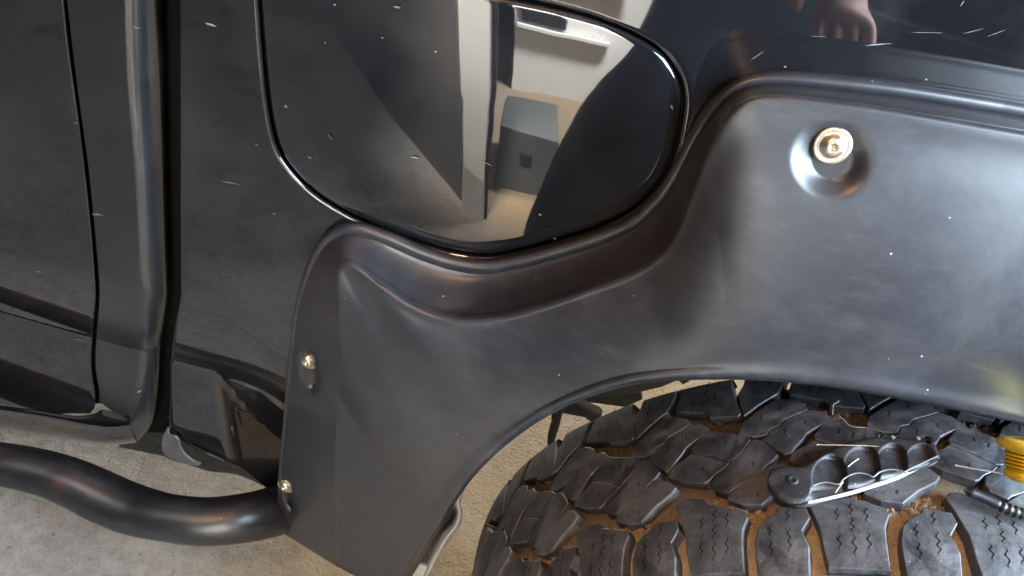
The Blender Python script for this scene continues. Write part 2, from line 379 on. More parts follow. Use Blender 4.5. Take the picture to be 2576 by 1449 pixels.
# --- door: front skin, rolled rear edge
def sheet(name, curves, mat, nu=300, nv=60, vs=None, parent=truck, th=None, dust=None, **k):
    """curves: list of polylines [(px,py,off)] running the same way; off = metres outwards from the truck side"""
    C = [resample(c, nu) for c in curves]
    C = np.array(C)                                # (nc, nu, 3)
    S = np.stack([catmull(C[:, i], nv) for i in range(nu)], 0)
    V = onP(S[..., 0], S[..., 1], S[..., 2])
    o = gridobj(name, V, mat, parent, **k)
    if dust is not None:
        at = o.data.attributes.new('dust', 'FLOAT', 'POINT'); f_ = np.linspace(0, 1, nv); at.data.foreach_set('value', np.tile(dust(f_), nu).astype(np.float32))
    return o
seam = [(146, -420), (160, -80), (171, 60), (186, 180), (203, 300), (219, 430), (233, 560), (242, 670), (246, 735), (242, 800), (236, 880), (236, 930), (244, 985), (244, 1022), (232, 1040)]
def shift(c, dx, off, dy=0): return [(a+dx, b+dy, off) for a, b in c]
left = [(-560, -420), (-570, -140), (-565, 0), (-560, 120), (-555, 240), (-552, 370), (-550, 500), (-548, 580), (-548, 630), (-546, 700), (-544, 790), (-542, 840), (-540, 890), (-540, 940), (-540, 954)]
sheet('door_skin', [shift(left, 0, 0), shift([((a+c)/2, (b+d)/2) for (a, b), (c, d) in zip(left, seam)], 0, 0), shift(seam, -150, 0), shift(seam, -60, 0), shift(seam, -26, 0), shift(seam, -14, 0), shift(seam, -8, -.0004), shift(seam, -5, -.002), shift(seam, -5, -.012)], PAINT, nv=130)
# bottom roll of the door
bot = [(-90, 1010), (0, 1022), (80, 1032), (150, 1040), (205, 1042), (244, 1026)]
# rolled door edge strip from seam to the gap, with the rounded lower corner
e0 = [(146, -420), (160, -80), (186, 180), (219, 430), (242, 670), (246, 735), (242, 800), (236, 880), (236, 930), (244, 985), (243, 1015)]
e1 = [(288, -420), (300, -80), (308, 180), (330, 430), (344, 670), (352, 735), (346, 800), (340, 880), (338, 940), (330, 1000), (312, 1050)]
e2 = [(340, -420), (350, -80), (356, 180), (370, 430), (380, 670), (386, 735), (380, 800), (374, 880), (370, 945), (358, 1020), (330, 1078)]
e3 = [(378, -420), (388, -80), (394, 180), (404, 430), (412, 670), (415, 735), (408, 800), (400, 880), (396, 960), (383, 1045), (343, 1104)]
e4 = [(394, -420), (404, -80), (411, 180), (417, 430), (423, 670), (424, 735), (416, 800), (406, 880), (402, 965), (389, 1056), (346, 1112)]
def offc(c, o): return [(a, b, o) for a, b in c]
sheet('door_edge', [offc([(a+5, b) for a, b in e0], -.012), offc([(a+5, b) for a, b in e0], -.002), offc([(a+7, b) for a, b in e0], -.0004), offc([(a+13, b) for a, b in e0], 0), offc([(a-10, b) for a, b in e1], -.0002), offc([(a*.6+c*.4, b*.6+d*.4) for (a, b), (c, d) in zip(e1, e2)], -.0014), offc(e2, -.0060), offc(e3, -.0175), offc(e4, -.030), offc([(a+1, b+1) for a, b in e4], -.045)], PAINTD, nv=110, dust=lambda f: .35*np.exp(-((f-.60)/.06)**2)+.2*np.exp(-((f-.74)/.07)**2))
# door bottom
b0 = [(-560, 942), (-90, 1008), (0, 1020), (80, 1030), (150, 1041), (200, 1046), (238, 1040), (262, 1030), (312, 1046)]
b1 = [(-560, 956), (-90, 1022), (0, 1034), (80, 1044), (150, 1055), (200, 1062), (238, 1062), (270, 1062), (322, 1060)]
b2 = [(-560, 974), (-90, 1040), (0, 1052), (80, 1062), (150, 1075), (200, 1083), (238, 1086), (275, 1088), (330, 1080)]
b3 = [(-560, 994), (-90, 1060), (0, 1074), (80, 1087), (150, 1098), (200, 1106), (238, 1110), (280, 1113), (340, 1106)]
b4 = [(-560, 1002), (-90, 1068), (0, 1083), (80, 1096), (150, 1106), (200, 1113), (238, 1117), (280, 1120), (345, 1114)]
sheet('door_bottom_roll', [offc(b0, .0), offc(b1, .002), offc(b2, -.004), offc(b3, -.022), offc(b4, -.050)], PAINT, nv=50)
# seam channel and door jamb
sheet('seam_channel', [offc([(a-14, b) for a, b in e0], -.011), offc([(a+14, b) for a, b in e0], -.011)], SEAL, nv=4, nu=80)
j0 = [(350, -430), (360, -90), (380, 430), (390, 735), (370, 880), (350, 1040), (320, 1085)]
j1 = [(490, -430), (490, -90), (490, 430), (490, 735), (470, 900), (462, 1040), (450, 1090)]
sheet('door_jamb', [offc(j0, -.047), offc(j1, -.047)], SEAL, nv=6, nu=80)
# rocker behind the corner: floor of the jamb and the sill
s0 = [(300, 1092, -.05), (390, 1062, -.05), (430, 1048, -.045), (520, 1090, -.03), (640, 1150, -.03), (700, 1200, -.03)]
s1 = [(300, 1120, -.06), (380, 1110, -.06), (440, 1100, -.06), (520, 1140, -.05), (640, 1190, -.05), (700, 1230, -.04)]
s2 = [(300, 1122, -.09), (380, 1138, -.09), (440, 1150, -.09), (520, 1178, -.08), (600, 1192, -.07), (700, 1236, -.06)]
s3 = [(300, 1125, -.13), (380, 1141, -.13), (440, 1154, -.13), (520, 1184, -.12), (600, 1196, -.11), (700, 1240, -.10)]
sheet('rocker_sill', [s0, s1, s2, s3], DARK, nv=24, nu=80)
# --- bulge and pinch flange under the quarter panel
ZB = lambda pts: T('P', [(331.5+0.1736*(1)*x*1, 0) for x, y in pts])
def K(pts): return [(335.4+x*.17363, 1006.3+y*.17363) for x, y in pts]      # crop 8 tracing
fl0 = K([(480, 430), (510, 400), (520, 500), (600, 520), (650, 560), (680, 660), (720, 740), (800, 820), (880, 880), (980, 915)])
fl1 = K([(430, 520), (470, 520), (520, 560), (570, 560), (610, 600), (640, 680), (680, 760), (750, 830), (850, 900), (960, 930)])
fl2 = K([(425, 640), (430, 700), (440, 740), (450, 780), (470, 825), (520, 845), (600, 870), (700, 895), (800, 915), (930, 940)])
o = sheet('pinch_flange', [offc(fl0, .004), offc(fl1, .001), offc(fl2, -.012)], GREYMET, nv=16, nu=60); solid(o, .0025, 0)
# --- side step tube
pts = resample([(-640, 1090, .50), (-160, 1150, .50), (-60, 1160, .50), (30, 1172, .50), (120, 1192, .50), (200, 1222, .495), (270, 1256, .49), (340, 1283, .485), (420, 1302, .48), (520, 1312, .485), (620, 1302, .505), (690, 1286, .535), (750, 1268, .575), (800, 1250, .62)], 90)
P = onY(pts[:, 0], pts[:, 1], pts[:, 2])
dep = (P-CAM)@Fv
rp = np.interp(pts[:, 0], [-160, 0, 120, 250, 330, 420, 560, 700, 900], [54, 53, 56, 62, 62, 58, 60, 62, 62])
tube('side_step_tube', P, rp*dep/FPX, TUBE, truck, n=48, label='scuffed satin black bent step bar')

# --- wheel flare (stations run from lower left, over the dip, to the right)
A = [(703, 1330), (706, 1200), (718, 1060), (733, 900), (752, 760), (780, 665), (812, 605), (850, 574), (900, 566), (980, 590), (1060, 624), (1140, 650), (1215, 660), (1300, 648), (1400, 622), (1500, 590), (1590, 550), (1655, 490),
     (1695, 430), (1735, 352), (1780, 278), (1835, 222), (1895, 195), (1980, 189), (2100, 196), (2250, 212), (2400, 235), (2560, 262), (2700, 290), (3250, 400), (3900, 540)]
B = [(850, 1420), (852, 1270), (858, 1110), (862, 970), (862, 850), (858, 760), (856, 705), (864, 672), (894, 672), (950, 714), (1030, 768), (1110, 802), (1185, 810), (1270, 800), (1370, 774), (1480, 736), (1580, 700), (1660, 655),
     (1712, 590), (1752, 490), (1790, 390), (1830, 308), (1880, 262), (1960, 250), (2100, 264), (2250, 286), (2400, 312), (2560, 340), (2700, 366), (3250, 476), (3900, 616)]
Cc = [(1000, 1500), (1035, 1440), (1068, 1385), (1100, 1330), (1122, 1290), (1145, 1252), (1170, 1215), (1197, 1182), (1225, 1153), (1258, 1122), (1295, 1092), (1340, 1060), (1385, 1033), (1435, 1008), (1490, 987), (1545, 970), (1605, 957), (1665, 950),
      (1720, 947), (1780, 945), (1850, 945), (1925, 948), (2000, 954), (2090, 964), (2190, 980), (2300, 1001), (2410, 1022), (2560, 1052), (2700, 1080), (3250, 1190), (3900, 1330)]
yB = [.040, .041, .042, .042, .041, .038, .034, .030, .031, .038, .044, .048, .050, .050, .050, .050, .052, .054, .056, .056, .056, .054, .052, .050, .050, .050, .050, .050, .050, .050, .050]
NS = 800
def st(c, extra=None):
    a = np.array(c, float)
    if extra is not None: a = np.hstack([a, np.array(extra)[:, None]])
    return a
ctrl = np.hstack([st(A), st(B, yB), st(Cc)])       # 2 + 3 + 2
D = catmull(ctrl, 40*len(ctrl))
s = np.cumsum(np.r_[0, np.linalg.norm(np.diff(D[:, 0:2], axis=0), axis=1)+np.linalg.norm(np.diff(D[:, 2:4], axis=0), axis=1)])
t = np.linspace(0, s[-1], NS)
D = np.stack([np.interp(t, s, D[:, j]) for j in range(7)], -1)
# bottom edge of the flare: bend the first stations so that it ends in an outline
def baseY(px, py): return onP(px, py, 0)[..., 1]
pA, pB, hB, pC = D[:, 0:2], D[:, 2:4], D[:, 4], D[:, 5:7]
yA = np.minimum(baseY(pA[:, 0], pA[:, 1]), .530)
yBB = np.minimum(baseY(pB[:, 0], pB[:, 1]), 0.515)-hB
ramp01 = np.clip(t/t[-1], 0, 1)
yC = np.interp(pC[:, 0], [1000, 1200, 1500, 1900, 2600], [.428, .415, .405, .400, .400])
L = np.linalg.norm(pB-pA, axis=1); u = (pB-pA)/L[:, None]
Lc = np.linalg.norm(pC-pB, axis=1); uc = (pC-pB)/Lc[:, None]
bead = np.interp(pA[:, 0]+0*L, [700, 760, 850, 1500, 1700, 1900, 2100], [.15, .25, 1, 1.2, 1, 1.1, 1.5])  # bead width factor
bead = np.minimum(bead, L/46)
rows = []
hb = np.interp(pA[:, 1], [560, 600, 760], [1, 1, .22])*(pA[:, 0] < 900)+(pA[:, 0] >= 900)
crz = np.interp(pB[:, 0], [866, 960], [0, 1])
def row(p, y): rows.append(np.hstack([p, np.asarray(y).reshape(-1, 1)]))
row(pA-u*0, yA+.004)
row(pA+u*1*bead[:, None], yA-.002)
row(pA+u*(4*bead)[:, None], yA-.0062*hb)
row(pA+u*(9*bead)[:, None], yA-.0082*hb)
row(pA+u*(15*bead)[:, None], yA-.0078*hb)
row(pA+u*(19*bead)[:, None], yA-.0052*hb)
row(pA+u*(23*bead)[:, None], yA-.0045*hb)
for k in (.18, .45, .72, .88):
    q = 23*bead + (L-23*bead)*k
    f = k**(1.35*crz+.88*(1-crz))
    row(pA+u*q[:, None], (yA-.0045*hb)*(1-f)+yBB*f - .0)
row(pB-u*np.minimum(8, L*.07)[:, None], yBB+.0028*crz+.0019*(1-crz))
row(pB, yBB-.0012*crz)
row(pB+uc*8, yBB*.985+yC*.015-.0016*crz-.0004*(1-crz))
for k in (.10, .25, .45, .65, .82, .93):
    bulge = .004*math.sin(math.pi*min(1, k*1.0))
    row(pB*(1-k)+pC*k, yBB*(1-k)+yC*k-bulge)
row(pC-uc*9, yC-.0010)
row(pC-uc*3, yC+.0010)
row(pC, yC+.004)
row(pC-uc*2, yC+.012)
row(pC-uc*6, yC+.020)
rows = np.array(rows)                              # (nr, NS, 3)
nr = len(rows)
# dense samples across, more where the outer face is long
uidx = np.concatenate([np.linspace(0, 13, 78, endpoint=False), np.linspace(13, 19, 120, endpoint=False), np.linspace(19, nr-1, 26)])
S = np.stack([catmull(rows[:, i], None, uidx) for i in range(NS)], 0)      # (NS, nv, 3)
# straight bottom outline: the left part of the flare ends along this line
# pockets for the bolts: flat vertical floors cut into the sloping face
def pocket(S, inside, floor, soft):
    """inside(px,py) -> signed px distance into the pocket; floor = y of its floor"""
    d = inside(S[..., 0], S[..., 1]); wq = np.clip(d/soft, 0, 1); wq = wq*wq*(3-2*wq)
    S[..., 2] = np.where(d > 0, S[..., 2]*(1-wq)+(S[..., 2]+.5*((floor-S[..., 2])+np.sqrt((floor-S[..., 2])**2+.0035**2)))*wq, S[..., 2]); return S
def near_y(px, py):
    k = ((S[..., 0]-px)**2+(S[..., 1]-py)**2).argmin(); return S.reshape(-1, 3)[k, 2]
yt = near_y(2095, 315)
def in1(x, y):
    r = 112-np.hypot((x-2090)*1.0, (y-398)*1.02)
    top = (y-(276+(x-2010)*.12))*1.5
    k = 16.0
    return -k*np.log(np.exp(-np.clip(r/k, -30, 30))+np.exp(-np.clip(top/k, -30, 30)))
yl = near_y(2095, 500); sl = (yl-yt)/185.0*.72
def fl1(py): return yt+.0030+(py-315)*sl
S = pocket(S, in1, fl1(S[..., 1]), 66)
def ell(cx, cy, a, b, th):
    c_, s_ = math.cos(th), math.sin(th)
    def f(x, y):
        X = (x-cx)*c_+(y-cy)*s_; Y = -(x-cx)*s_+(y-cy)*c_
        return (1-np.sqrt((X/a)**2+(Y/b)**2))*a
    return f
y2 = near_y(775, 905); S = pocket(S, ell(783, 930, 25, 66, math.radians(-12)), y2+.012, 12)
y3 = near_y(728, 1240); S = pocket(S, ell(729, 1238, 17, 58, math.radians(-14)), y3+.010, 9)
V = onY(S[..., 0], S[..., 1], S[..., 2])
# trim: drop faces below the lower edge line of the flare
lowx = [690, 712, 740, 790, 850, 900, 960, 1040]; lowy = [1315, 1342, 1362, 1396, 1432, 1458, 1480, 1490]
F = []
nv = S.shape[1]
ok = S[..., 1] < np.interp(S[..., 0], lowx, lowy)
okf = ok | (S[..., 0] > 1040)
# snap first-row stations: move vertices just beyond the line onto it
over = (~okf)
lim = np.interp(S[..., 0], lowx, lowy)
S2 = S.copy(); S2[..., 1] = np.where(over, lim, S[..., 1])
V = onY(S2[..., 0], S2[..., 1], S2[..., 2])
for i in range(NS-1):
    for j in range(nv-1):
        if not (over[i, j] and over[i+1, j] and over[i, j+1] and over[i+1, j+1]):
            a = i*nv+j; F.append((a, a+nv, a+nv+1, a+1))
flare = link('wheel_flare', V, F, PLASTIC, truck, label='dusty matte black plastic wheel flare with three bolts')
solid(flare, .003, -1)

def bolt(px, py, y, r_px, tilt=(0, -1, .25)):
    P0 = onY(np.array(px), np.array(py), y); dep = (P0-CAM)@Fv; r = r_px*dep/FPX
    prof = [(0, r), (.0012, r), (.0016, r*.97), (.0016, r*.80), (.0010, r*.74), (.0018, r*.62), (.0042, r*.56), (.0056, r*.40), (.0060, r*.24), (.0059, r*.21), (.0030, r*.19), (.0030, r*.02)]
    return lathe('bolt', prof, P0, tilt, STEEL, flare, n=48)
_q = [onY(np.array(a), np.array(b), float(fl1(b))) for a, b in ((2094., 372.), (2124., 372.), (2094., 402.))]
_nb = np.cross(_q[1]-_q[0], _q[2]-_q[0]); _nb /= np.linalg.norm(_nb); _nb = _nb if _nb[1] < 0 else -_nb
bolt(2094, 366, float(fl1(366))-.0042, 47, tuple(_nb))
bolt(776, 905, y2+.0080, 27, (-.12, -1, .10))
bolt(719, 1222, y3+.0060, 22, (-.15, -1, .10))

body = box('body_shell', (-2.2, .84, .62), (2.4, 2.2, 1.5), DARK, truck)
# --- wheel housing behind the flare
LIN = mk_simple('dusty_wheel_housing', (.10, .082, .058), .8, var=.4, scale=25, bump=.3)
th = np.linspace(math.radians(-50), math.radians(75), 60)
V = np.array([[(AX+r*math.sin(a), y, AZ+r*math.cos(a)) for a in th] for r, y in ((.475, .47), (.485, .50), (.49, .58), (.49, .80))])
gridobj('inner_arch', V, LIN, truck)
def plate(name, pts, y, mat, th_=.004, parent=truck, tagz=None, yend=None):
    p = np.array(pts, float); n = len(p)
    yy = np.full(n, y) if yend is None else np.linspace(y, yend, n)
    V = onY(p[:, 0], p[:, 1], yy); V2 = V+np.array([0, th_, 0])
    F = [tuple(range(n)), tuple(range(2*n-1, n-1, -1))]+[(i, (i+1) % n, n+(i+1) % n, n+i) for i in range(n)]
    return link(name, np.vstack([V, V2]), F, mat, parent, smooth=False)
plate('arch_brace', T('Z6', [(1100, 420), (1400, 330), (1900, 200), (2500, 60), (2750, 60), (2600, 190), (2520, 230), (2460, 170), (2250, 260), (1950, 330), (1500, 385), (1130, 425)]), .56, LIN, .01)
plate('arch_brace', T('Z6', [(760, 520), (950, 440), (1060, 430), (1450, 600), (1480, 640), (1350, 720), (1260, 650), (1000, 600), (800, 560)]), .62, DARK, .01)
plate('arch_brace', T('Z6', [(1060, 430), (1110, 420), (1460, 600), (1440, 625), (1370, 600)]), .60, LIN, .008)
plate('arch_brace', T('Z6', [(1100, 425), (1500, 385), (1980, 330), (2000, 420), (1780, 520), (1500, 480), (1250, 450)]), .66, DARK, .01)
cl = T('Z6', [(1030, 420), (980, 520), (930, 620), (880, 740), (840, 880), (820, 985)])
Pc = onY(cl[:, 0], cl[:, 1], .55); tube('rod', Pc, np.array([.0028, .003, .0055, .0085, .008, .006])*.62, LIN, truck, n=12)
Pc = onY(np.array([1395., 1395.]), np.array([1025., 1062.]), .56); tube('line_end', Pc, .0035, DARK, truck, n=12)

# --- bracket beside the flare's lower end
ro = T('Z7', [(1040, 170), (1000, 320), (940, 480), (965, 600), (950, 740), (890, 850), (800, 970), (730, 1090), (650, 1230), (590, 1350), (520, 1449), (440, 1600)])
ri = T('Z7', [(1035, 180), (960, 330), (890, 490), (925, 600), (900, 720), (850, 810), (755, 910), (680, 1020), (610, 1150), (540, 1300), (480, 1449), (400, 1600)])
rm = T('Z7', [(1010, 200), (900, 380), (800, 560), (860, 640), (820, 740), (760, 800), (660, 900), (600, 1010), (520, 1120), (440, 1260), (380, 1400), (300, 1600)])
rl = T('Z7', [(1000, 210), (860, 380), (720, 570), (660, 660), (600, 760), (550, 850), (490, 960), (430, 1060), (370, 1170), (300, 1290), (240, 1400), (140, 1600)])
def ysheet(name, curves, mat, nu, nv, parent=truck, **k):
    C = np.array([resample(c, nu) for c in curves]); S = np.stack([catmull(C[:, i], nv) for i in range(nu)], 0)
    return gridobj(name, onY(S[..., 0], S[..., 1], S[..., 2]), mat, parent, **k)
BR = mk_simple('black_satin_bracket', (.02, .022, .026), .3)
o = ysheet('mudguard_bracket', [[(a, b, .452) for a, b in ro], [(a, b, .447) for a, b in (ro*.5+ri*.5)], [(a, b, .452) for a, b in ri]], BRIGHT, 70, 10); solid(o, .003, 0)
ysheet('bracket_channel', [[(a, b, .452) for a, b in ri], [(a, b, .52) for a, b in rm], [(a, b, .53) for a, b in rl]], BR, 70, 12)
e = T('Z7', [(640, 740), (610, 780), (560, 900), (500, 1010), (430, 1120), (380, 1210)])
tube('bracket_rod', onY(e[:, 0], e[:, 1], .455), .0022, GREYMET, truck, n=10)
plate('reflector_tab', T('Z7', [(375, 1270), (430, 1300), (500, 1320), (540, 1345), (500, 1449), (440, 1600), (200, 1600), (260, 1449)]), .45, mk_simple('white_tab', (.8, .8, .8), .5, var=.03), .003)

# ------------------------------------------------------------ tyre
DEL = 2*math.pi/26
def Rt(y):
    e = np.maximum(np.abs(y-.385)-.055, 0); return R-3.0*e*e
def tpt(th, y, r): return np.stack([AX+r*np.sin(th), y, AZ+r*np.cos(th)], -1)
tyre = None
ys = np.array([.250, .256, .264, .274, .286, .298, .31, .33, .36, .40, .43, .445, .455, .463, .475, .487, .496, .50])
rr = np.array([.300, .330, .352, .368, .379, .386, .3895, .391, .392, .392, .391, .390, .388, .383, .370, .35, .33, .30])
th = np.linspace(-math.pi, math.pi, 361)[:-1]
V = np.array([[(AX+r_*math.sin(a), y_, AZ+r_*math.cos(a)) for a in th] for y_, r_ in zip(ys, rr-.0155)])
tyre = gridobj('tyre', V, DIRT, truck, cv=True, flip=True, label='off-road tyre with brown dried mud in its grooves')
def offset(poly, d):
    p = np.asarray(poly); n = len(p); a = np.roll(p, 1, 0); b = np.roll(p, -1, 0)
    e1 = p-a; e2 = b-p; e1 /= np.linalg.norm(e1, axis=1)[:, None]+1e-9; e2 /= np.linalg.norm(e2, axis=1)[:, None]+1e-9
    nn = np.stack([e1[:, 1]+e2[:, 1], -(e1[:, 0]+e2[:, 0])], -1); nn /= np.linalg.norm(nn, axis=1)[:, None]+1e-9
    return p+nn*d
def area2(p): return .5*np.sum(p[:, 0]*np.roll(p[:, 1], -1)-np.roll(p[:, 0], -1)*p[:, 1])
def block(poly, dh=0.0, jitter=0.0):
    """poly in (arc length, y): returns verts in flat space (s, y, height)"""
    p = np.asarray(poly, float)
    if area2(p) < 0: p = p[::-1]
    p = offset(p, .0006)
    q = []
    for a, b in zip(p, np.roll(p, -1, 0)):
        n = max(1, int(np.linalg.norm(b-a)/.009)); q += [a+(b-a)*k/n for k in range(n)]
    p = np.array(q)
    top = Rt(p[:, 1])+dh
    rings = [(offset(p, .0014), top-.011), (offset(p, .0004), top-.0008), (offset(p, .0001), top-.0003), (offset(p, -.0004), top)]
    V = []; n = len(p)
    for pp, r in rings: V.append(tpt(pp[:, 0]/R, pp[:, 1], r))
    V = np.vstack(V); F = []
    for k in range(3):
        for i in range(n): F.append((k*n+i, k*n+(i+1) % n, (k+1)*n+(i+1) % n, (k+1)*n+i))
    return V, F, p
from mathutils.geometry import delaunay_2d_cdt
def inside(P, poly):
    x, y = P[:, 0][:, None], P[:, 1][:, None]; a, b = poly[None], np.roll(poly, -1, 0)[None]
    c = ((a[..., 1] > y) != (b[..., 1] > y)) & (x < (b[..., 0]-a[..., 0])*(y-a[..., 1])/(b[..., 1]-a[..., 1]+1e-12)+a[..., 0])
    return c.sum(1) % 2 == 1
def tread_mesh(V, F, p):
    n = len(p); V = [tuple(v) for v in V]; F = [f for f in F if len(f) == 4]
    pt = offset(p, -.0004)
    gx, gy = np.meshgrid(np.arange(pt[:, 0].min(), pt[:, 0].max(), .006), np.arange(pt[:, 1].min(), pt[:, 1].max(), .006))
    G = np.stack([gx.ravel(), gy.ravel()], -1); G = G[inside(G, offset(p, -.0030))]
    A2 = np.vstack([pt, G])
    r_ = delaunay_2d_cdt([Vector(q) for q in A2.tolist()], [(i, (i+1) % n) for i in range(n)], [], 1, 1e-7)
    vo, fo, orig = r_[0], r_[2], r_[3]
    W = np.array([(q[0], q[1]) for q in vo]); keep = [f for f in fo if inside(W[list(f)].mean(0)[None], pt)[0]]
    idx = []
    for k in range(len(vo)):
        src = [q for q in orig[k] if q < n]
        if src: idx.append(3*n+src[0])
        else: idx.append(len(V)); V.append(tuple(tpt(np.array(W[k, 0]/R), np.array(W[k, 1]), Rt(np.array(W[k, 1])))))
    F = F+[tuple(idx[q] for q in f) for f in keep]
    me = bpy.data.meshes.new('tread_block'); me.from_pydata([tuple(map(float, v)) for v in V], [], F); me.update()
    bm = bmesh.new(); bm.from_mesh(me); bmesh.ops.recalc_face_normals(bm, faces=bm.faces); bm.to_mesh(me); bm.free(); me.materials.append(RUBBER); return me
I1 = ('ZT', [(1100, -80), (1092, 0), (1072, 70), (1062, 120), (1046, 160), (1046, 182), (1170, 186), (1192, 205), (1312, 200), (1322, 190), (1302, 140), (1280, 60), (1276, 0), (1282, -80)], 0)
I2 = ('ZT', [(1348, -80), (1344, 0), (1342, 60), (1318, 104), (1326, 150), (1342, 200), (1400, 152), (1484, 100), (1506, 60), (1522, 0), (1545, -80)], 0)
C1 = ('ZT', [(1322, 266), (1345, 228), (1400, 186), (1460, 145), (1492, 130), (1545, 132), (1600, 150), (1618, 172), (1570, 192), (1512, 216), (1492, 241), (1452, 256), (1437, 284), (1380, 290), (1322, 282)], 0)
C2 = ('ZT', [(1446, 292), (1462, 264), (1501, 248), (1521, 225), (1577, 201), (1626, 178), (1680, 184), (1712, 205), (1702, 226), (1652, 252), (1612, 277), (1592, 306), (1564, 336), (1549, 362), (1520, 367), (1474, 344), (1424, 306)], 0)
C3 = ('ZT', [(1382, 308), (1414, 312), (1462, 350), (1486, 374), (1458, 402), (1428, 424), (1420, 450), (1372, 477), (1290, 522), (1273, 540), (1213, 524), (1203, 502), (1215, 468), (1250, 442), (1284, 408), (1334, 372), (1356, 335)], 0)
C4 = ('ZT', [(1172, 260), (1195, 272), (1320, 288), (1366, 306), (1348, 332), (1326, 366), (1288, 396), (1268, 397), (1190, 374), (1116, 362), (1113, 348), (1138, 315)], 0)
C5 = ('ZT', [(1106, 372), (1180, 385), (1270, 410), (1246, 433), (1208, 458), (1180, 487), (1166, 494), (1060, 483), (1008, 468), (1020, 440), (1050, 414), (1080, 398)], 0)
C6 = ('ZT', [(776, 652), (800, 628), (850, 580), (905, 530), (955, 488), (1005, 496), (1036, 518), (1015, 546), (945, 602), (885, 668), (822, 676), (776, 664)], -1)
Sa = ('ZT', [(1040, 605), (1060, 580), (1090, 570), (1160, 572), (1176, 595), (1210, 600), (1340, 625), (1352, 650), (1330, 700), (1326, 760), (1330, 872), (1100, 890), (1090, 800), (1087, 740), (1062, 655)], 0)
Sb = ('ZT', [(1408, 692), (1440, 660), (1490, 628), (1500, 606), (1610, 610), (1626, 650), (1590, 706), (1622, 772), (1622, 885), (1400, 888), (1394, 760)], 0)
def tpoly(tr):
    a = T(tr[0], tr[1]); q = onT(a[:, 0], a[:, 1]); q[:, 0] = (q[:, 0]-tr[2]*DEL)*R; q[:, 1] = np.minimum(q[:, 1], .468); return q
master = [tpoly(x) for x in (I1, I2, C1, C2, C3, C4, C5, C6, Sa, Sb)]
LUGR = mk_rubber(); LUGR.name = 'sky_lit_shoulder_rubber'; LUGR.node_tree.nodes['Principled BSDF'].inputs['Specular IOR Level'].default_value = .6  # paler copy of the tread rubber: skylight on the lugs put into its colour
for n_ in LUGR.node_tree.nodes:
    if n_.type == 'MIX' and not n_.inputs[6].is_linked: n_.inputs[6].default_value = (.20, .21, .22, 1); n_.inputs[7].default_value = (.32, .32, .31, 1)
lug = []
for i in (8, 9):                                   # shoulder lugs, a step lower and rolling down the side
    p = master[i]; x0, x1 = p[:, 0].min()+.004, p[:, 0].max()-.003; yb = p[:, 1].min()
    lug.append(np.array([(x0, yb-.003), (x1, yb-.003), (x1, yb-.030), (x0, yb-.030)]))
def sipe_curves():
    L = []
    def add(tag, a, b, amp=1.0):
        q = T(tag, [a, b]); L.append((q[0], q[1], amp))
    for a, b in (((450, 690), (450, 850)), ((440, 1000), (435, 1200)), ((612, 600), (610, 760)), ((606, 800), (600, 960)), ((600, 1000), (600, 1240)), ((770, 640), (780, 820)), ((770, 950), (770, 1160)),
                 ((1330, 770), (1330, 930)), ((1330, 990), (1350, 1190)), ((1558, 580), (1555, 750)), ((1570, 820), (1580, 1120))): add('Z4', a, b)
    for a, b in (((1640, 610), (1650, 700)), ((1880, 480), (1890, 570)), ((1930, 810), (1960, 880)), ((2190, 690), (2235, 750)), ((1030, 940), (1050, 1000)), ((1190, 950), (1190, 1030)), ((890, 1290), (900, 1340)),
                 ((1520, 1230), (1560, 1290)), ((820, 220), (800, 290)), ((960, 160), (940, 240)), ((1090, 160), (1080, 250)), ((930, 280), (920, 370)), ((1050, 320), (1050, 440)), ((770, 420), (780, 510)), ((910, 420), (895, 510)),
                 ((1560, 160), (1565, 210)), ((1560, 260), (1550, 380)), ((1750, 170), (1750, 250))): add('Z2', a, b, .8)
    add('Z4', (1165, 370), (1180, 430), .8)
    return L
SV, SF = [], []
def ribbon(q0, q1, amp, k):
    n = 29; f = np.linspace(0, 1, n)[:, None]; a = onT(q0[0], q0[1]); b = onT(q1[0], q1[1])
    a = a*[R, 1]; b = b*[R, 1]; d = b-a; ln = np.linalg.norm(d)+1e-9; nn = np.array([-d[1], d[0]])/ln
    c = a+d*f + nn*(.0009*amp*np.sin(f*2*np.pi*max(1, round(ln/.0062))))
    wv = .00042*np.sin(np.pi*np.clip(f, .04, .96))**.4
    i0 = len(SV)
    for p in (c-nn*wv, c+nn*wv):
        SV.extend(tpt(p[:, 0]/R+k*DEL, p[:, 1], Rt(p[:, 1])+.00035).tolist())
    for i in range(n-1): SF.append((i0+i, i0+i+1, i0+n+i+1, i0+n+i))
meshes = [tread_mesh(*block(p, 0)) for p in master]
lmesh = []
for p in lug:
    nx, ny = 6, 7; V = []
    for iy in range(ny):
        for ix in range(nx):
            s_ = p[0, 0]+(p[1, 0]-p[0, 0])*ix/(nx-1); y_ = p[0, 1]+(p[2, 1]-p[0, 1])*iy/(ny-1); f = iy/(ny-1)
            V.append((s_, y_, R-.0085-.034*f**1.7))
    V = np.array(V); X = tpt(V[:, 0]/R, V[:, 1], V[:, 2]); X2 = tpt(V[:, 0]/R, V[:, 1], V[:, 2]-.02)
    F = grid_faces(ny, nx, flip=True); n = len(V)
    rim = [i for i in range(nx)]+[r_*nx+nx-1 for r_ in range(1, ny)]+[ (ny-1)*nx+i for i in range(nx-2, -1, -1)]+[r_*nx for r_ in range(ny-2, 0, -1)]
    F += [(rim[i], rim[(i+1) % len(rim)], n+rim[(i+1) % len(rim)], n+rim[i]) for i in range(len(rim))]
    me = bpy.data.meshes.new('shoulder_lug'); me.from_pydata(np.vstack([X, X2]).tolist(), [], F); me.update(); me.materials.append(LUGR); lmesh.append(me)
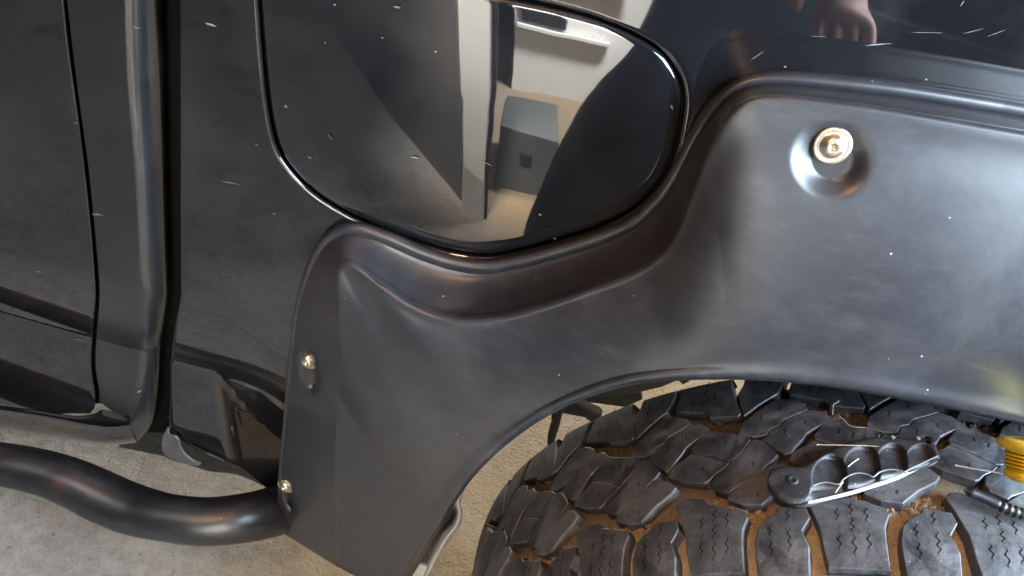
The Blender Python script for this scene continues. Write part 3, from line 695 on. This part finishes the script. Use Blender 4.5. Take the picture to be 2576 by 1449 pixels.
def rot_y(k):                                      # turn about the axle by k pitches
    a = k*DEL; Tm = Matrix.Translation((AX, 0, AZ)); return Tm @ Matrix.Rotation(a, 4, 'Y') @ Tm.inverted()
for k in range(-6, 9):
    for me in meshes:
        o = bpy.data.objects.new('tread_block', me); col.objects.link(o); o.parent = tyre; o.matrix_world = rot_y(k)
    for me in lmesh:
        o = bpy.data.objects.new('shoulder_lug', me); col.objects.link(o); o.parent = tyre; o.matrix_world = rot_y(k)
    for a, b, amp in sipe_curves(): ribbon(a, b, amp, k)
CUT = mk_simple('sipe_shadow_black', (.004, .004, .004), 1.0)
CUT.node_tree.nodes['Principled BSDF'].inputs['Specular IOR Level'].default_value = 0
sp = link('sipe_shadow_ribbons', SV, SF, CUT, tyre, smooth=False); sp['kind'] = 'stuff'  # dark ribbons laid on the blocks, painting the shade inside the slits
# parented under the truck empty at (0,.6,0): undo its offset for everything built in world space
for o in list(truck.children): o.matrix_parent_inverse = truck.matrix_world.inverted() if False else Matrix.Translation((0, -.6, 0))
# clods in the grooves
cv, cf = [], []
for q in range(1100):
    a = rng.uniform(-1.2, .35)
    y = rng.normal(rng.choice([.345, .425]), .006); s_ = rng.uniform(.0008, .0042)**1.0
    c = tpt(np.array(a), np.array(y), Rt(y)-.0085); i0 = len(cv)
    ico = [(1, 0, 0), (0, 1, 0), (0, 0, 1), (-1, 0, 0), (0, -1, 0), (0, 0, -1)]
    for v in ico: cv.append(c+np.array(v)*s_*rng.uniform(.6, 1.3, 3))
    for f in ((0, 1, 2), (1, 3, 2), (3, 4, 2), (4, 0, 2), (1, 0, 5), (3, 1, 5), (4, 3, 5), (0, 4, 5)): cf.append(tuple(i0+i for i in f))
o = link('mud_crumbs', cv, cf, DIRT, None, smooth=False); o['kind'] = 'stuff'; o['label'] = 'small brown mud crumbs lying in the tread grooves'; o['category'] = 'mud crumbs'
# grit on the slab
cv, cf = [], []
for q in range(3500):
    x = rng.uniform(-1.1, .3); y = rng.uniform(.35, 1.2); s_ = rng.uniform(.0003, .0010)*(1.5 if x > -.2 else 1)
    i0 = len(cv); c = np.array([x, y, .03+s_*.1])
    for v in ico: cv.append(c+np.array(v)*[s_*1.3, s_, s_*.7]*rng.uniform(.5, 1.4, 3)+[0, 0, 0]+np.array([rng.normal(0, .3), rng.normal(0, .3), 0])*s_)
    for f in ((0, 1, 2), (1, 3, 2), (3, 4, 2), (4, 0, 2), (1, 0, 5), (3, 1, 5), (4, 3, 5), (0, 4, 5)): cf.append(tuple(i0+i for i in f))
GRIT = mk_simple('sandy_grit', (.42, .32, .19), .8, var=.5, scale=90)
o = link('grit', cv, cf, GRIT, None, smooth=False); o['kind'] = 'stuff'; o['label'] = 'loose sandy grit scattered on the concrete floor'; o['category'] = 'grit'

# ------------------------------------------------------------ folding knife on the tyre
_c = onT(np.array(2150.), np.array(1185.)); KN = np.array([math.sin(_c[0]), 0.0, math.cos(_c[0])])
KB = tpt(_c[0], _c[1], R)
def onK(px, py, h):                            # plane that touches the tread under the knife, h metres above it
    d = ray(px, py); t = ((KB+KN*np.asarray(h)[..., None]*1.0-CAM)@KN)/(d@KN); return d*t[..., None]+CAM
KZ = .0092
def knife():
    base = KB
    kn = empty('folding_knife', tuple(base), 'closed black folding knife with scalloped dusty handle lying on the tyre tread', 'folding knife')
    top = resample(T('Z8', [(228, 800), (236, 750), (262, 715), (330, 697), (420, 700), (480, 690), (560, 640), (640, 592), (720, 560), (800, 532), (930, 506), (1080, 501), (1210, 508), (1310, 514), (1352, 540), (1376, 600), (1382, 640)]), 240)
    bot = resample(T('Z8', [(228, 800), (240, 850), (290, 905), (360, 940), (430, 950), (500, 930), (512, 890), (540, 862), (600, 848), (680, 850), (760, 848), (860, 826), (960, 796), (1060, 764), (1160, 728), (1270, 690), (1382, 640)]), 240)
    bx = np.interp(np.linspace(0, 1, 240), np.linspace(0, 1, 240), np.arange(240))
    n = 90; f = np.linspace(0, 1, n)
    PX = top[:, None, :]*(1-f)[None, :, None]+bot[:, None, :]*f[None, :, None]
    X, Y = PX[..., 0], PX[..., 1]
    # edge rounding + finger scoops
    e = np.minimum(f, 1-f)[None, :]*np.linalg.norm(top-bot, axis=1)[:, None]
    el = np.minimum(X-X.min(), X.max()-X)
    hgt = .0066*np.ones_like(X) - .003*np.exp(-e/5.0)
    P = onK(X, Y, KZ)
    sm = lambda a, b, x: (lambda t: t*t*(3-2*t))(np.clip((x-a)/(b-a), 0, 1))
    dep = 0*X
    for (cx, cy, rx, ry) in ((655, 790, 140, 165), (872, 735, 150, 175), (1070, 700, 128, 150), (1262, 665, 110, 110)):
        c = T('Z8', [(cx, cy)])[0]; sx, sy = rx*.375, ry*.375
        dx = (X-c[0])/sx; dy = (Y-c[1])/sy; rr2 = np.sqrt(dx**2+dy**2)
        s_ = (dx+np.sqrt(np.clip(1-dy**2, 0, 1)))/(2*np.sqrt(np.clip(1-dy**2, .02, 1)))
        w_ = sm(1.0, .86, rr2)
        dep = np.maximum(dep, w_*(.15+.85*sm(-.05, .75, s_))*(1-sm(.74, .97, s_)*.9))
    hgt = hgt-.0042*dep
    P = P+KN*(hgt-.0066)[..., None]
    keep = np.ones((239, n-1), bool)
    hole = T('Z8', [(1310, 543)])[0]; mid = (PX[:-1, :-1]+PX[1:, 1:])/2
    keep &= np.hypot(mid[..., 0]-hole[0], mid[..., 1]-hole[1]) > 7.5
    F = [(i*n+j, i*n+j+1, (i+1)*n+j+1, (i+1)*n+j) for i in range(239) for j in range(n-1) if keep[i, j]]
    V = P.reshape(-1, 3).tolist()
    # side wall
    rim = [(i, 0) for i in range(240)]+[(i, n-1) for i in range(239, -1, -1)]
    i0 = len(V)
    for (i, j) in rim: q = P[i, j].copy(); q = q-KN*(((q-KB)@KN)-(KZ-.0062)); V.append(q.tolist())
    m = len(rim)
    for k in range(m): a = rim[k]; b = rim[(k+1) % m]; F.append((a[0]*n+a[1], i0+k, i0+(k+1) % m, b[0]*n+b[1]))
    h = link('handle_scale', V, F, KBLK, kn)
    # lower, set-back part of the handle below the scallops
    t2 = resample(T('Z8', [(505, 930), (530, 862), (600, 846), (760, 846), (960, 794), (1160, 726), (1372, 650)]), 120)
    b2 = resample(T('Z8', [(505, 950), (560, 930), (660, 908), (800, 872), (960, 822), (1120, 764), (1376, 664)]), 120)
    A_ = onK(t2[:, 0], t2[:, 1], KZ-.004); B_ = onK(b2[:, 0], b2[:, 1], KZ-.0062)
    gridobj('handle_bevel', np.array([A_, B_]), KBLK, kn)
    # thin grey tube that paints the highlight along the scoop edges
    rimc = resample(T('Z8', [(508, 900), (520, 862), (560, 832), (620, 820), (680, 830), (712, 832), (740, 798), (800, 765), (850, 758), (900, 768), (938, 784), (980, 752), (1040, 735), (1100, 738), (1140, 752), (1200, 722), (1270, 690), (1376, 640)]), 160)
    tube('scoop_highlight', onK(rimc[:, 0], rimc[:, 1], KZ-.0016), .0006, BRIGHTDULL, kn, n=8)
    # polished liner seen along the edge
    lt = resample(T('Z8', [(360, 948), (430, 952), (510, 944), (640, 916), (800, 874), (960, 822), (1100, 772), (1260, 702), (1376, 650)]), 120)
    wd = np.interp(lt[:, 0], [1980, 2040, 2150, 2260, 2320, 2361], [3, 8, 11, 13, 8, 2.5])
    lb = lt+np.stack([0*wd+1.5, wd*.85], -1)
    A_ = onK(lt[:, 0], lt[:, 1], KZ-.0054); B_ = onK(lb[:, 0], lb[:, 1], KZ-.0072)
    o = gridobj('liner', np.array([A_, B_]), BRIGHT, kn); solid(o, .0008, 0)
    # back scale
    o1 = resample(T('Z8', [(226, 830), (240, 870), (300, 925), (370, 968), (440, 990), (510, 985), (640, 945), (800, 905), (960, 850), (1120, 790), (1260, 735), (1350, 700), (1378, 660)]), 120)
    o2 = resample(T('Z8', [(250, 800), (270, 840), (320, 890), (380, 930), (440, 950), (510, 944), (640, 914), (800, 872), (960, 820), (1120, 762), (1260, 700), (1350, 660), (1370, 640)]), 120)
    A_ = onK(o2[:, 0], o2[:, 1], KZ-.0066); B_ = onK(o1[:, 0], o1[:, 1], KZ-.0078); C_ = onK(o1[:, 0], o1[:, 1], KZ-.0092)
    gridobj('back_scale', np.array([A_, B_, C_]), KBLK, kn)
    c = T('Z8', [(395, 805)])[0]; P0 = onK(c[0], c[1], KZ-.0005)
    lathe('pivot_screw', [(0, .0042), (.0006, .0042), (.0011, .0036), (.0011, .0016), (.0007, .0012), (.0007, .0002)], P0, tuple(KN), KBLK, kn, n=28)
    for q in ((1070, 518), (1240, 526)):
        c = T('Z8', [q])[0]; lathe('screw', [(0, .0014), (.0005, .0014), (.0008, .001), (.0005, .0006), (.0005, .0001)], onK(c[0], c[1], KZ-.0006), tuple(KN), BRIGHTDULL, kn, n=16)
    c = hole; lathe('lanyard_hole', [(0, .0034), (.001, .0034), (.001, .0002)], onK(c[0], c[1], KZ-.006), tuple(KN), SEAL, kn, n=20)
    for o in kn.children: o.matrix_parent_inverse = Matrix.Translation(-Vector(base))
BRIGHTDULL = mk_simple('screw_and_highlight_grey', (.15, .16, .18), .4, 0.0, var=.3)  # grey of the small screws and of the painted scoop highlight
knife()

# ------------------------------------------------------------ yellow ribbed knob with its dark rod
P0 = onZ(np.array(2600.), np.array(1118.), .842); P1 = onZ(np.array(2588.), np.array(1208.), .824)
axis = P1-P0; Lk = np.linalg.norm(axis); r = 80*((P0-CAM)@Fv)/FPX
kb = empty('yellow_knob', tuple(P0), 'yellow metal knob with ribbed waist standing on the tyre at the right edge', 'knob')
prof = [(-.10*Lk, r*.2), (-.08*Lk, r*.7), (0, r), (.08*Lk, r*1.03), (.15*Lk, r*.96), (.20*Lk, r*.84), (.24*Lk, r*.76)]
z = .26
for k in range(5): prof += [(z*Lk, r*.76), ((z+.015)*Lk, r*.50), ((z+.045)*Lk, r*.50), ((z+.06)*Lk, r*(.72-.02*k)), ((z+.085)*Lk, r*(.75-.02*k))]; z += .10
prof += [(z*Lk, r*.58), ((z+.04)*Lk, r*.66), ((z+.10)*Lk, r*.72), ((z+.20)*Lk, r*.70), ((z+.28)*Lk, r*.56), ((z+.31)*Lk, r*.40), ((z+.31)*Lk, r*.22), ((z+.24)*Lk, r*.20), ((z+.24)*Lk, r*.01)]
o = lathe('spool', prof, P0, axis, YEL, kb, n=64); 
g = [(z0*Lk, r*.54) for z0 in np.linspace(.25, .75, 6)]
lathe('core', g, P0, axis, mk_simple('dark_spring', (.05, .04, .03), .5), kb, n=40)
for o in kb.children: o.matrix_parent_inverse = Matrix.Translation(-Vector(P0))
rd = T('Z1', [(640, 700), (760, 745), (880, 800), (980, 850), (1100, 895), (1300, 950)])
Pr = onZ(rd[:, 0], rd[:, 1], .806); Pr = resample(Pr, 60)
rads = .0036+.0006*np.sin(np.linspace(0, 60*1.3, 60))*(np.linspace(0, 1, 60) > .45); rads[:6] *= np.linspace(.3, 1, 6)
o = tube('black_cord', Pr, rads, KBLK, None, n=16); tag(o, 'black ribbed cord end running off the tread below the yellow knob', 'cord')

# ------------------------------------------------------------ straw bits
def straw(pts, z, rad, mat, label, tagz='Z8'):
    q = T(tagz, pts); rad = rad*.7; P = onK(q[:, 0], q[:, 1], z); P = resample(P, 24); P[:, 2] += np.linspace(0, .0006, len(P))
    o = tube('straw', P, rad, mat, None, n=8); tag(o, label, 'straw'); return o
straw([(560, 568), (700, 571), (850, 576), (982, 583)], KZ+.0012, .00035, STRAW, 'thin pale straw lying across the top of the black knife')
straw([(1490, 706), (1600, 728), (1730, 750), (1850, 776)], .0012, .0007, WHITEFIB, 'thick white straw lying on the tread between knife and yellow knob')
straw([(768, 716), (800, 690), (840, 664)], KZ-.0005, .0005, WHITEFIB, 'short white straw in the middle scoop of the knife')
straw([(684, 892), (708, 855), (736, 820)], KZ+.0005, .0005, STRAW, 'short pinkish straw crossing the bright lower edge of the knife')
straw([(665, 368), (667, 330), (670, 302), (690, 290), (706, 278)], .002, .0004, STRAW, 'bent pale stem standing in a groove above the knife')
straw([(715, 380), (745, 405), (775, 440), (820, 452), (892, 456)], .0015, .0004, STRAW, 'curly tan root fibre lying in the tread behind the knife')
def lint(pts, label, tagz='Z8'):
    q = T(tagz, pts); k = [((S[..., 0]-a)**2+(S[..., 1]-b)**2).argmin() for a, b in q]
    P = np.array([onY(np.array(a), np.array(b), S.reshape(-1, 3)[i, 2]-.0012) for (a, b), i in zip(q, k)]); P = resample(P, 24)
    o = tube('lint', P, .00035, WHITEFIB, None, n=8); tag(o, label, 'lint')
lint([(1262, 0), (1270, 28), (1300, 60), (1345, 78), (1360, 104)], 'curved white fibre stuck on the flare above the yellow knob')
lint([(905, -10), (872, 60), (930, 88), (1020, 108)], 'bent white fibre on the lower edge of the flare above the tyre', 'Z2')

# --- paint chips and scratches that stand out on the truck's side
CHIP = mk_simple('bare_primer_chip', (.12, .12, .118), .6, var=.6, scale=300)
cv, cf = [], []
def chip(px, py, a, b, th_):
    a *= .75; b *= .6; i0 = len(cv); n = 9; j = rng.uniform(.7, 1.2, n)
    tq = np.linspace(0, 2*np.pi, n, endpoint=False); x = a*j*np.cos(tq); y = b*j*np.sin(tq)
    c_, s_ = math.cos(th_), math.sin(th_); off = .0004
    if in_flap(px, py): off = .0036
    P = onP(px+x*c_-y*s_, py+x*s_+y*c_, off); cv.extend(P.tolist()); cf.append(tuple(range(i0, i0+n))[::-1])
def in_flap(px, py):
    a = math.atan2(py-CY, px-CX); return math.hypot(px-CX, py-CY) < radial(flap, np.array([a]))[0]-10
for c in ((719, 268, 6, 4, .5), (530, 62, 24, 4, .32), (345, 70, 12, 2.5, .2), (1043, 396, 13, 2.5, .15), (1222, 410, 28, 1.6, .45), (780, 397, 5, 3, .3), (1096, 130, 5, 4, .2), (842, 12, 5, 4, .1), (962, 95, 5, 3, .2), (818, 108, 4, 3, 0),
          (1000, 18, 14, 4, .2), (830, 345, 18, 1.6, .9), (98, 684, 14, 2.5, .2), (250, 540, 16, 2, .3), (645, 365, 5, 3, 0), (690, 538, 5, 3, .4), (2210, 112, 44, 3, -.08), (2060, 92, 30, 1, .05), (2330, 82, 60, 1, .02), (2450, 78, 34, 1, -.25),
          (2505, 84, 34, .9, -.35), (2420, 10, 12, 2.5, -1.0), (1905, 140, 26, 1.6, -.6), (1975, 168, 5, 4, 0), (2330, 200, 4, 4, 0), (1690, 270, 9, 4, 1.2), (1358, 540, 6, 3, .6), (1395, 680-80, 6, 3, .2), (240, 540, 12, 2, .3), (200, 855, 16, 1.6, .2),
          (190, 310, 6, 2, .3), (580, 460, 30, 2, .18), (565, 690, 10, 2, .4), (350, 985, 9, 4, -.5)):
    chip(*c)
for q in range(16):
    px, py = rng.uniform(460, 1650), rng.uniform(0, 520)
    chip(px, py, rng.uniform(.8, 1.8), rng.uniform(.8, 1.5), rng.uniform(0, 3))
for q in range(10):
    px, py = rng.uniform(0, 700), rng.uniform(100, 900)
    chip(px, py, rng.uniform(4, 12), rng.uniform(.2, .35), rng.normal(.28, .08))
o = link('scratches', cv, cf, CHIP, truck, smooth=False); o['kind'] = 'stuff'; o.matrix_parent_inverse = Matrix.Translation((0, -.6, 0))

# ------------------------------------------------------------ the photographer, seen only as a reflection
sh = empty('added_dark_boards', (1.4, -1.5, 0), 'added dark boards behind the photographer that darken the mirrored view', 'dark screen')  # added boards, only there to blacken what the side panel mirrors
for z_ in (.25, .75, 1.25, 1.72): box('board', (.62, -1.8, z_), (2.6, -1.4, z_+.03), NAVY, sh)
box('back_board', (.60, -1.83, .0), (2.62, -1.8, 2.4), NAVY, sh)
JKT = mk_simple('dark_navy_clothes', (.012, .013, .018), .8, var=.3, scale=15)
SKIN = mk_simple('skin', (.90, .46, .34), .5, var=.12, scale=60)
def skin_obj(name, nodes, edges, mat, parent, sub=2):
    bm = bmesh.new(); ly = bm.verts.layers.skin.verify()
    vs = []
    for i, n in enumerate(nodes):
        v = bm.verts.new(n[:3]); v[ly].radius = (n[3], n[4] if len(n) > 4 else n[3]); v[ly].use_root = (i == 0); vs.append(v)
    for a, b in edges: bm.edges.new((vs[a], vs[b]))
    me = bpy.data.meshes.new(name); bm.to_mesh(me); bm.free(); me.materials.append(mat)
    o = bpy.data.objects.new(name, me); col.objects.link(o); o.parent = parent; o.matrix_parent_inverse = Matrix.Translation(-parent.location)
    m = o.modifiers.new('skin', 'SKIN'); m.use_smooth_shade = True
    s_ = o.modifiers.new('smooth', 'SUBSURF'); s_.levels = sub; s_.render_levels = sub
    return o
per = empty('person', (.36, -.5, 0), 'person in dark clothes leaning over the truck side, taking the picture', 'person')
nodes = [(.38, -.56, .92, .17, .13), (.38, -.52, 1.12, .17, .12), (.36, -.42, 1.30, .20, .12), (.34, -.34, 1.44, .14, .10), (.32, -.27, 1.54, .06), (.30, -.20, 1.66, .085, .10), (.30, -.19, 1.76, .07, .08),
         (.32, -.55, .80, .12), (.14, -.40, .47, .115), (.07, -.50, .10, .11), (.07, -.36, .05, .06), (.50, -.56, .80, .125), (.42, -.46, .47, .12), (.40, -.52, .10, .11), (.40, -.38, .05, .06),
         (.17, -.34, 1.40, .065), (.06, -.32, 1.18, .05), (.03, -.14, 1.20, .035), (.52, -.34, 1.40, .065), (.56, -.20, 1.18, .05), (.47, -.02, 1.06, .038)]
edges = [(0, 1), (1, 2), (2, 3), (3, 4), (4, 5), (5, 6), (0, 7), (7, 8), (8, 9), (9, 10), (0, 11), (11, 12), (12, 13), (13, 14), (3, 15), (15, 16), (16, 17), (3, 18), (18, 19), (19, 20)]
skin_obj('body', nodes, edges, JKT, per)
def hand(base, direction, side, name='hand'):
    b = np.array(base, float); d = np.array(direction, float); d /= np.linalg.norm(d); u_ = np.array(side, float); u_ -= d*(u_@d); u_ /= np.linalg.norm(u_); n = np.cross(d, u_)
    nd = [(*b, .026, .020), (*(b+d*.05), .036, .016), (*(b+d*.085), .038, .014)]; ed = [(0, 1), (1, 2)]
    for k, (o_, l) in enumerate(((-.030, .072), (-.010, .082), (.011, .076), (.031, .060))):
        p = b+d*.09+u_*o_; i = len(nd)
        nd += [(*p, .0095), (*(p+d*l*.45-n*.006), .009), (*(p+d*l*.75-n*.020), .008), (*(p+d*l*.92-n*.034), .0065)]; ed += [(2, i), (i, i+1), (i+1, i+2), (i+2, i+3)]
    i = len(nd); p = b+d*.03-u_*.034
    nd += [(*p, .012), (*(p+d*.03-u_*.022-n*.01), .010), (*(p+d*.058-u_*.028-n*.02), .008)]; ed += [(1, i), (i, i+1), (i+1, i+2)]
    return skin_obj(name, nd, ed, SKIN, per)
# the free hand hangs where the glossy panel mirrors it
dr = ray(2230., 20.); dr = dr/np.linalg.norm(dr); Pm = onP(np.array(2230.), np.array(20.)); a_ = math.radians(4.5); nn_ = np.array([0, -math.cos(a_), math.sin(a_)])
rf_ = dr-2*(dr@nn_)*nn_; hp = Pm+rf_*.50
hand(hp-np.array([.02, -.01, -.09]), (.12, .25, -1), (1, .2, 0))
hand((.03, -.13, 1.205), (-.1, .8, .5), (1, 0, -.4))
head_hair = skin_obj('hair', [(.30, -.235, 1.70, .085, .09), (.30, -.22, 1.775, .075, .08)], [(0, 1)], mk_simple('dark_hair', (.02, .014, .01), .7), per)
for o in per.children: o.matrix_parent_inverse = Matrix.Translation((-.36, .5, 0))
print('objects', len(bpy.data.objects), 'tris', sum(len(m.polygons) for m in bpy.data.meshes)*2)
